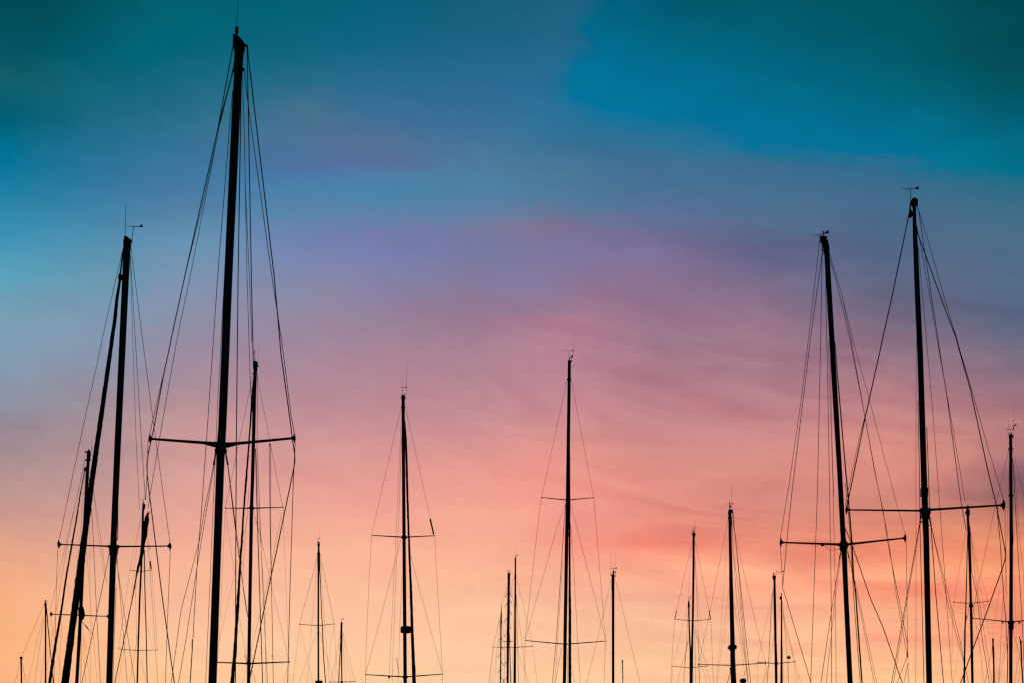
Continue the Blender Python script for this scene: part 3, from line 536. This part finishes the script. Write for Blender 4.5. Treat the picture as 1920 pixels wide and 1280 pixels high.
B19 = Boat('thin mast with a round black ball hanging at its right', 122,
  [(1465, 1112, 1.4), (1464.8, 1118, 2.2), (1465.2, 1130, 2.6), (1465.4, 1160, 2.8), (1465.4, 1220, 3.6), (1465.4, 1280, 4.8)])
B19.plate([[(1464, 1110.6, 1466, 1113)], "1461.4,1119 1463.4,1116.4 1465.4,1117 1466.8,1121 1464,1124 1461.8,1121.6"], 1.6, 'masthead')
B19.ball(1479, 1231.6, 7.4, 6.2, 'radar_reflector', off=-.2)
B19.W("1466.8,1126 1471.6,1180 1478.6,1280 @.8; 1467,1140 1481,1200 1502,1280 @.6; 1467,1150 1484,1215 1497,1280 @.5; 1478.6,1233 1478.4,1280 @.6; 1467.4,1134 1478.8,1231 @.4; 1464,1130 1458,1160 1451,1200 @.4; 1466.6,1200 1470,1280 @.5")

# the two big ones on the right
B20 = Boat('left one of the two tall masts at right, with a hooked notched masthead', 60,
  [(1547.6, 452, 11), (1549.5, 470, 10.6), (1550.6, 480, 10), (1559.4, 630, 10.3), (1566.6, 755, 10), (1574.4, 885, 9.7), (1580.8, 1005, 10), (1582, 1022, 12), (1583, 1040, 10), (1586.5, 1120, 9.4), (1594, 1280, 10)])
B20.plate(["1537.2,443 1550,444.2 1550.2,451 1552.4,456 1554.4,462 1555.2,470 1554.6,476 1544.8,476 1543,463 1540.8,456.6 1537.6,453.6"], 7, 'masthead')
B20.plate(["1541,460 1542.4,461 1542.2,469 1544.4,472 1543,473 1540.4,470"], 3, 'halyard_block'); B20.plate(["1541.6,474 1543.2,474 1542.6,480 1541.4,480"], 2, 'halyard_block')
B20.plate(["1542.4,434 1545,434 1544.8,438 1544.4,444 1543.2,444 1543,438", [(1537.2, 439.5, 1538.2, 444)]], 2, 'masthead_light')
B20.vane(1521, 1554.4, 442.4, (1537.8, 1538, 444, 440.2), 4.8, 437.2, 1.1); B20.ant([(1527, 447.4), (1536.6, 444)], .5)
B20.spread([(1582, 1021), (1568, 1019.4), (1464, 1015.8)], [9, 4.4, 3.0], 18, 3.4); B20.spread([(1582, 1021), (1594, 1018.8), (1697.4, 1007.6)], [9, 4.4, 3.0], 18, 3.4)
B20.plate(["1575,1015 1588,1014 1589.4,1026 1587,1032 1576,1032 1574.4,1026"], 9, 'spreader_bracket')
B20.ball(1542, 1020.8, 6.6, 5, 'spreader_light'); B20.wire([(1546.5, 1021), (1551.6, 1027), (1556.4, 1030.4), (1561.6, 1030.6), (1566, 1028.4), (1575.6, 1028.4)], .8, 'lamp_cable')
B20.wire([(1565.6, 640, 1.2), (1569.2, 690, 1.8), (1572.6, 730, 2.3), (1581.2, 830, 2.3), (1585.4, 880, 2.4), (1590, 925, 2.5), (1593.8, 970, 2.5), (1597.4, 1017, 2.8), (1600.4, 1081, 2.8), (1604.7, 1115, 2.8), (1610.5, 1200, 2.9), (1616.4, 1280, 2.8)], 2.5, 'furled_sail', 0, -2, M_SAIL, 8, 0.3)
B20.W("1585,905 1590.6,960 1594.4,1010 1600.8,1120 1613,1280 @1.2", name='halyard', z1=-1.6)
B20.W("1536.8,453 1515.2,640 1500.6,760 1480.6,900 1463.2,1007 1463.4,1026 1467.6,1098 @1.0; 1541.8,475 1519,640 1485,920 1475.6,1011 1467.4,1101 1472,1115 1520.8,1280 @1.2; 1555,474 1577.5,550 1600,640 1631.9,755 1653,836 1680.3,940 1696.8,999 1699.3,1016 1700.4,1120 1703.2,1280 @.8")
B20.W("1541.6,478 1538.6,640 1532.7,920 1525.7,1120 1520,1280 @1.1; 1547.6,478 1549.2,600 1551.2,680 1555.2,900 1558.5,1120 1559.4,1280 @1.1; 1553,640 1557,760 1561.6,900 1565.6,1080 1568,1280 @.8; 1556.6,660 1559.6,800 1563.2,930 @.6; 1554.8,482 1566,520 1594.6,640 1621.6,779 1639.4,880 1657,962 1663.6,1011 1684.8,1120 1702,1208 1701,1230 @1.1; 1555.4,476 1578,552 1596.6,640 1623.6,790 1641,885 1665,1006 1681.4,1120 1700.6,1226 @.9; 1701,1230 1681.6,1280 @.9; 1702,1243 1694.6,1280 @.9", name='halyard', z0=-.1, z1=-.6)
B20.plate([[(1700, 1226, 1702.2, 1231)]], 2, 'halyard_block')
B20.W("1576.6,1032 1574.4,1045 1562.8,1120 1539,1280 @1.1; 1577,1034 1566.2,1120 1549,1280 @.8; 1588.4,1030 1591.4,1044 1607,1114 1639.6,1280 @.8; 1589,1032 1592.4,1044 1609,1114 1643.8,1280 @.7", name='lower_shroud')
B20.wire([(1575.6, 1036, 1.6), (1573.6, 1046, 2)], 2, 'rigging_screw'); B20.wire([(1589.4, 1032, 1.8), (1591.4, 1045, 2.2)], 2, 'rigging_screw')
B20.W("1584.4,989 1597.6,1020 1631.7,1120 1656,1176 1692,1280 @1.7", name='running_backstay', z0=.2, z1=2)

B21 = Boat('rightmost of the two tall masts, domed masthead with an arrow vane above', 46,
  [(1714.2, 382, 7), (1714.4, 396, 6.8), (1714.8, 420, 7.4), (1715.8, 445, 8.8), (1717.4, 480, 9.6), (1720, 550, 10.4), (1725.2, 660, 11), (1728.6, 770, 11.4), (1732, 880, 11.6), (1733, 914, 12.2), (1735, 970, 12.2), (1736.5, 1005, 11.4), (1742.2, 1280, 11)])
B21.plate(["1706,381.6 1707.6,377 1710,373.6 1714,372 1718,373.6 1720.4,377 1720.6,382 1718,383 1717.6,388 1710.8,388 1709.6,384.6 1706.4,383.4"], 10, 'masthead')
B21.plate(["1719,382 1721,383 1720.8,389 1719,388.6"], 3, 'halyard_block'); B21.plate(["1705.6,386 1707.4,386 1707.8,393 1710.4,398 1711,406 1708.6,408.6 1704.4,408 1703.6,404 1705,397"], 5, 'halyard_block')
B21.vane(1690.4, 1723, 354.2, (1706.6, 1707.4, 382, 354.2), 4.6, 354.6, 1.3)
B21.plate([[(1726.4, 914, 1739.6, 930)]], 10, 'mast_sleeve')
B21.spread([(1733, 956.6), (1720, 956.4), (1587, 954.8)], [7, 3.8, 2.9], 17, 3.4); B21.spread([(1735, 956), (1748, 954.4), (1882, 945.8)], [7, 4.6, 3.6], 22, 4.4)
B21.plate(["1724.6,952 1744,951.6 1744.4,960 1741,972 1730,972 1725.4,961"], 10, 'spreader_bracket')
B21.plate(["1867.4,946 1870.8,946 1870.6,957 1869.2,957"], 2, 'shroud_guide', off=.2)
B21.plate([[(1724.6, 966, 1727.2, 972)], [(1723.4, 976.5, 1730.4, 978.6)], [(1725, 970, 1726.4, 980.6)]], 2.5, 'rigging_screw'); B21.plate(["1742.2,960 1744,968 1746.6,982 1744.6,983 1741.6,970", [(1741, 983.6, 1747, 984.8)]], 2.5, 'rigging_screw')
B21.W("1706.2,388 1705,398 1703,409 1671.8,560 1622.5,780 1591,934 1587.4,950 @2.1; 1626,764 1613,812 1590,920 1585,948 @.9; 1719.8,386 1740,452 1771,560 1791,627 @1.1; 1790,622 1818.6,718 1850,830 1882,936 @1.1; 1884.8,955 1884.6,1000 1886.6,1060 1886.4,1120 @.8")
B21.W("1718.6,424 1720.6,438 1764.7,560 1792.6,634 1819,727 1852,880 1869,950 1885.4,1036 1886,1044 1878.6,1067 1844.9,1161 1824,1216 1801,1280 @2.0", name='running_backstay', z0=.1, z1=1.2)
B21.W("1869.4,955 1875,1010 1882,1120 1886,1166 1889.6,1232 1888.6,1280 @1.4", z0=.2)
B21.W("1720.4,388 1722.6,396 1746.8,560 1775.6,743 1802,940 1811.4,992 @1.4; 1720,430 1726,459 1743.6,560 1778.8,758 1799.8,880 1809.6,940 @.95; 1719.8,452 1723.4,479 1730.2,560 1747.4,752 1757,880 1772.5,1092 1776,1146 1785.6,1280 @.9; 1719.6,560 1717.8,715 1717.4,850 1717.6,1100 1717,1280 @.7; 1721,750 1723.8,880 1725,985 1728.4,1120 1732.4,1280 @1.3; 1737.4,800 1740.8,880 1743,955 @1.4", name='halyard', z0=-.1, z1=-.5)
B21.W("1745.4,983 1755.2,1120 1769.2,1280 @1.6; 1745.8,985 1775.2,1120 1791,1182 1808,1244 @.9; 1746.2,985 1758,1035 1779,1118 1800,1200 1816,1280 @.9; 1724.4,980 1717.5,1020 1700,1118 1671.6,1280 @1.2; 1725,982 1719,1020 1702,1118 1675.2,1280 @.8", name='lower_shroud')

B22 = Boat('mast rising behind the right tip of the long spreader, with a slim rolled sail', 90,
  [(1814.6, 955, 5), (1814.8, 968, 4.6), (1815.2, 978, 5), (1816, 990, 5.4), (1816.6, 1010, 5.2), (1818.4, 1060, 4.8), (1820.4, 1130, 4.8), (1821.2, 1165, 5.4), (1823.4, 1280, 5)])
B22.plate(["1812.4,948.6 1814.8,945.6 1816.2,949 1816.6,954 1818,956 1818.4,965 1811.4,965 1811.6,959 1810.4,962 1809.6,960 1812,955"], 4, 'masthead')
B22.vane(1812, 1820.6, 944.8, (1815, 1814.8, 950), 1.2, 943.8, .5)
B22.wire([(1814.2, 1000, 1.2), (1813.4, 1040, 1.7), (1812.2, 1090, 2), (1811, 1129, 2.2), (1810.4, 1158, 2.8), (1809.4, 1176, 3), (1808.4, 1249, 3.4), (1807.9, 1280, 4)], 2, 'furled_sail', 0, -1.5, M_SAIL, 8, 0.5)
B22.wire([(1812.6, 1154), (1810.8, 1164)], 1.4, 'swivel')
B22.spread([(1820, 1130.2), (1788.4, 1127.8)], [1.5, 1], 3.4, 1.8); B22.spread([(1820, 1130.2), (1852.4, 1126)], [1.5, 1], 3.4, 1.8)
B22.plate([[(1817, 1132, 1824.4, 1137.6)]], 4, 'spreader_bracket')
B22.W("1813,988 1810,1000 1788.4,1126; 1818.4,988 1821,1002 1834,1065 1852.2,1124; 1787.4,1130 1785.4,1180 1785,1240; 1817.4,1136 1813,1160 @.7; 1824,1137 1829,1160 1846,1280 @.5; 1824.2,1140 1838,1215 1843,1280 @.5; 1808,1180 1796,1230 1788,1280 @.5", .65)
B22.W("1818.6,985 1821.6,1070 1831,1110 1842,1200 1855.4,1280 @1.2; 1818.8,990 1826,1060 1846,1190 1860.4,1280 @.9; 1819.2,1000 1832,1070 1844,1130 1855,1190 @.6", name='halyard', z1=.5)

B23 = Boat('mast near the right edge with a triangular masthead pennant and lamps under spreader', 75,
  [(1895, 817, 6.2), (1895, 838, 6), (1895.3, 900, 6.4), (1895.8, 940, 6.4), (1896, 985, 6.8), (1896.4, 1012, 7.6), (1896, 1024, 6.8), (1896, 1060, 6.8), (1895.6, 1164, 7.2), (1895.3, 1200, 6.8), (1895.2, 1280, 6.6)])
B23.plate(["1891.8,814.6 1893.4,812 1892.6,810.6 1893.6,810.6 1894.4,813.6 1896,812.4 1898.2,813.8 1898.4,820 1892,820"], 5, 'masthead'); B23.plate([[(1891, 839, 1899.4, 842)]], 5, 'shroud_tang'); B23.plate([[(1891.4, 926.6, 1900, 929.6)]], 5, 'shroud_tang')
B23.plate(["1900.2,797.6 1905.6,792.6 1905.6,797 1901,797.6 1900.6,803.4 1901.6,804.4 1898,804.2 1899,803 1899.2,798"], 1.5, 'pennant')
B23.ant([(1898.6, 804), (1896.2, 813)], 1.0); B23.ant([(1899.8, 813), (1899.6, 820), (1898, 819)], 1.5); B23.ant([(1890.6, 784), (1890.4, 800), (1891, 815)], .4); B23.ant([(1901.2, 752), (1900.8, 796)], .45)
B23.vane(1881.4, 1895.6, 804.6, (1888.6, 1890.6, 818, 804.6), 1.8, 804.4, .5)
B23.spread([(1895.4, 1164.8), (1824, 1158)], [2.4, 1.3], 4, 1.4); B23.spread([(1895.4, 1164.8), (1966, 1158.6)], [2.4, 1.4], 4, 1.4)
B23.plate(["1890.4,1163 1900.4,1163 1901.2,1166.6 1900,1170 1900.2,1178 1898,1181 1893,1181 1891,1178 1891.4,1170 1889.8,1166.6"], 7, 'spreader_bracket')
B23.plate(["1878,1167.2 1879.4,1163.6 1880.4,1163.6 1882,1167.2"], 2.6, 'spreader_light'); B23.plate(["1909.2,1168 1910.8,1164 1911.8,1164 1913.4,1168"], 2.6, 'spreader_light')
B23.W("1892,840 1890.6,846 1882.8,880 1866,948 1831,1110 1823.6,1157 @.8; 1898.6,840 1900,846 1907.4,880 1919.6,930 1966,1157 @.8; 1899,1180 1908,1215 1926,1280 @.8; 1892,1180 1886,1215 1872,1280 @.7")
B23.W("1898.8,858 1900.4,880 1905,970 1913.8,1120 1918.4,1200 1921,1280 @1.3; 1899,862 1902.6,885 1911,1000 1920.6,1095 1924,1200 @.8; 1898.9,870 1902,1100 1905,1160 @.5; 1892,870 1890,960 1885.6,1050 1884.4,1110 @.6; 1891.8,985 1877.4,1084 1860.4,1188 @.5; 1886,1060 1886.6,1160 @.5; 1882.6,1090 1878,1167 1873,1280 @.8; 1890.6,1180 1889,1235 1888,1280 @1.0; 1887,1190 1868,1280 @.5; 1905,1170 1905.6,1250 @.4", name='halyard', z1=.6)

B24 = Boat('short dark mast top low between the long-spreader mast and the edge mast', 110,
  [(1861.8, 1197, 3.2), (1862, 1208, 3.2), (1862.2, 1214, 4), (1862.8, 1236, 3), (1863.4, 1250, 3.2), (1863.6, 1280, 3.6)])
B24.plate([[(1860.2, 1196, 1863.4, 1200)]], 3, 'masthead'); B24.vane(1852.6, 1872, 1187, (1861.6, 1861.6, 1198), 1.0, 1185.8, .35)
B24.W("1860.6,1212 1855,1235 1848,1280; 1863.6,1212 1868,1235 1872.6,1280; 1860.8,1220 1851,1256 1846.4,1280; 1864.4,1220 1867,1280", .5)
B25 = Boat('leaning ragged mast top at the bottom right corner', 122,
  [(1913.8, 1200, 3.4), (1914.4, 1210, 3.0), (1915.2, 1228, 3.0), (1915.6, 1246, 2.6), (1918, 1280, 2.6)])
B25.plate(["1912.6,1201 1914,1198.6 1916.2,1201.6 1915.8,1205 1913,1205", [(1911, 1192, 1912.2, 1198)], "1911.2,1197 1912.2,1196.6 1914,1200 1913,1201"], 2, 'masthead')
B25.ant([(1914.6, 1200), (1916.6, 1191), (1914.6, 1188.6)], .5)
B25.W("1912.8,1222 1907,1250 1903,1280; 1913.6,1230 1909.4,1280; 1912.4,1215 1901,1280", .5)

# cluster left of the centre
B26 = Boat('middle mast of the trio left of centre, with pegs up both sides', 90,
  [(954.2, 1075, 5.2), (954, 1084, 4.8), (953.8, 1100, 4.6), (953.4, 1150, 5.2), (952.8, 1180, 5.4), (952.3, 1210, 4.6), (951.8, 1280, 4.2)])
B26.plate(["951.4,1073.4 955,1073.6 957,1074.6 956.6,1078 955.6,1080 951.6,1080", [(951.8, 1066.6, 952.8, 1073.8)], [(955.2, 1068.6, 956.6, 1074)]], 3.5, 'masthead')
B26.spread([(952.6, 1201.4), (946, 1201.4)], [1.8, 1.2]); B26.spread([(952.6, 1201.4), (961.4, 1201.4)], [1.8, 1.2])
B26.wire([(955.2, 1186, 1.2), (956, 1215, 1.5), (956.8, 1250, 1.7), (957.2, 1280, 1.7)], 1.6, 'forestay', z1=-1.5)
for (x0, y0, x1, y1) in ((951.6, 1110, 947, 1118), (951.4, 1129.6, 946.4, 1137), (951, 1156.8, 945, 1166), (950.8, 1185.6, 945, 1192.8), (956, 1110.6, 959.6, 1118), (955.8, 1124.4, 959.8, 1131), (956.2, 1145, 959.4, 1151.4), (956.2, 1173.6, 958.8, 1179), (949.6, 1240, 945.4, 1247), (949.4, 1268.6, 944.6, 1276)):
    B26.wire([(x0, y0), (x1, y1)], .9, 'mast_step')
B26.W("951.6,1093 948,1107 941,1136 935.4,1175 @.5; 956.2,1093 962,1125 964.4,1140 @.5; 951,1100 949,1140 947.6,1200 @.4; 949.6,1205 944,1280 @.5")
B27 = Boat('tallest mast of the trio left of centre, with one wide crosstree', 105,
  [(966.4, 1046, 3), (966.3, 1060, 3), (966.2, 1110, 3.4), (966, 1132, 3.6), (965.8, 1150, 3.4), (965.8, 1180, 3.9), (965.5, 1212, 4.4), (965, 1280, 4.9)])
B27.plate(["965.8,1043 967,1043 967.4,1046 968,1047.4 967.6,1050 965,1050 965,1046.4"], 3, 'masthead'); B27.plate([[(963.8, 1077.6, 968.4, 1079)]], 3, 'shroud_tang'); B27.plate([[(963.8, 1080.8, 968.4, 1082)]], 3, 'shroud_tang')
B27.ant([(968.2, 1024), (968, 1046)], .4); B27.vane(965, 971, 1042, (966.4, 966.4, 1046), 1.3, 1040.2, .7)
B27.spread([(965.6, 1212.6), (924.6, 1212)], [1.4, .9], 4.5, .9); B27.spread([(965.6, 1212.6), (998.4, 1210.6)], [1.4, .9], 4.5, .9)
B27.W("964.2,1081 962,1090 957,1112 @.6; 968.2,1081 969.6,1086 988,1163 998.2,1209; 998.6,1214 1002,1240 1007.4,1280; 968,1120 979.4,1210 984,1255; 968.2,1115 970.4,1200 972.4,1280 @.9; 969.4,1218 983,1256 991,1280; 963.6,1130 962,1200 @.5; 962.4,1216 958.6,1280 @.5", .65)
B28 = Boat('shortest mast of the trio left of centre, topped by a spike', 120,
  [(939.8, 1149, 2.7), (939.7, 1162, 2.8), (939.5, 1166, 3.4), (939.3, 1172, 2.6), (938.9, 1240, 2.6), (938.2, 1280, 2.5)])
B28.plate(["939.6,1132.6 940,1132.6 941,1147.4 939,1147.4", [(938.8, 1147.8, 941, 1150)]], 2.2, 'masthead'); B28.ant([(939.5, 1122), (939.8, 1140)], .45)
for (x0, y0, x1, y1) in ((938.4, 1195, 933.6, 1203), (940.4, 1195, 945, 1203), (938, 1225.6, 932.8, 1232), (940.4, 1213, 944.6, 1217), (940, 1240, 945, 1247), (937.6, 1254.6, 932.6, 1261), (939.6, 1268.6, 944.4, 1276)):
    B28.wire([(x0, y0), (x1, y1)], .9, 'mast_step')
B28.W("938.4,1155 937,1160 925,1210 916.4,1280 @.7; 938.6,1165 930,1230 922,1280 @.6; 941,1160 943.4,1178 945.4,1195 @.5; 937.8,1200 931,1240 927,1280 @.5; 936,1250 934,1280 @.4; 946,1200 946.6,1240 944.6,1280 @.6; 926,1214 920.6,1250 918,1280 @.5")
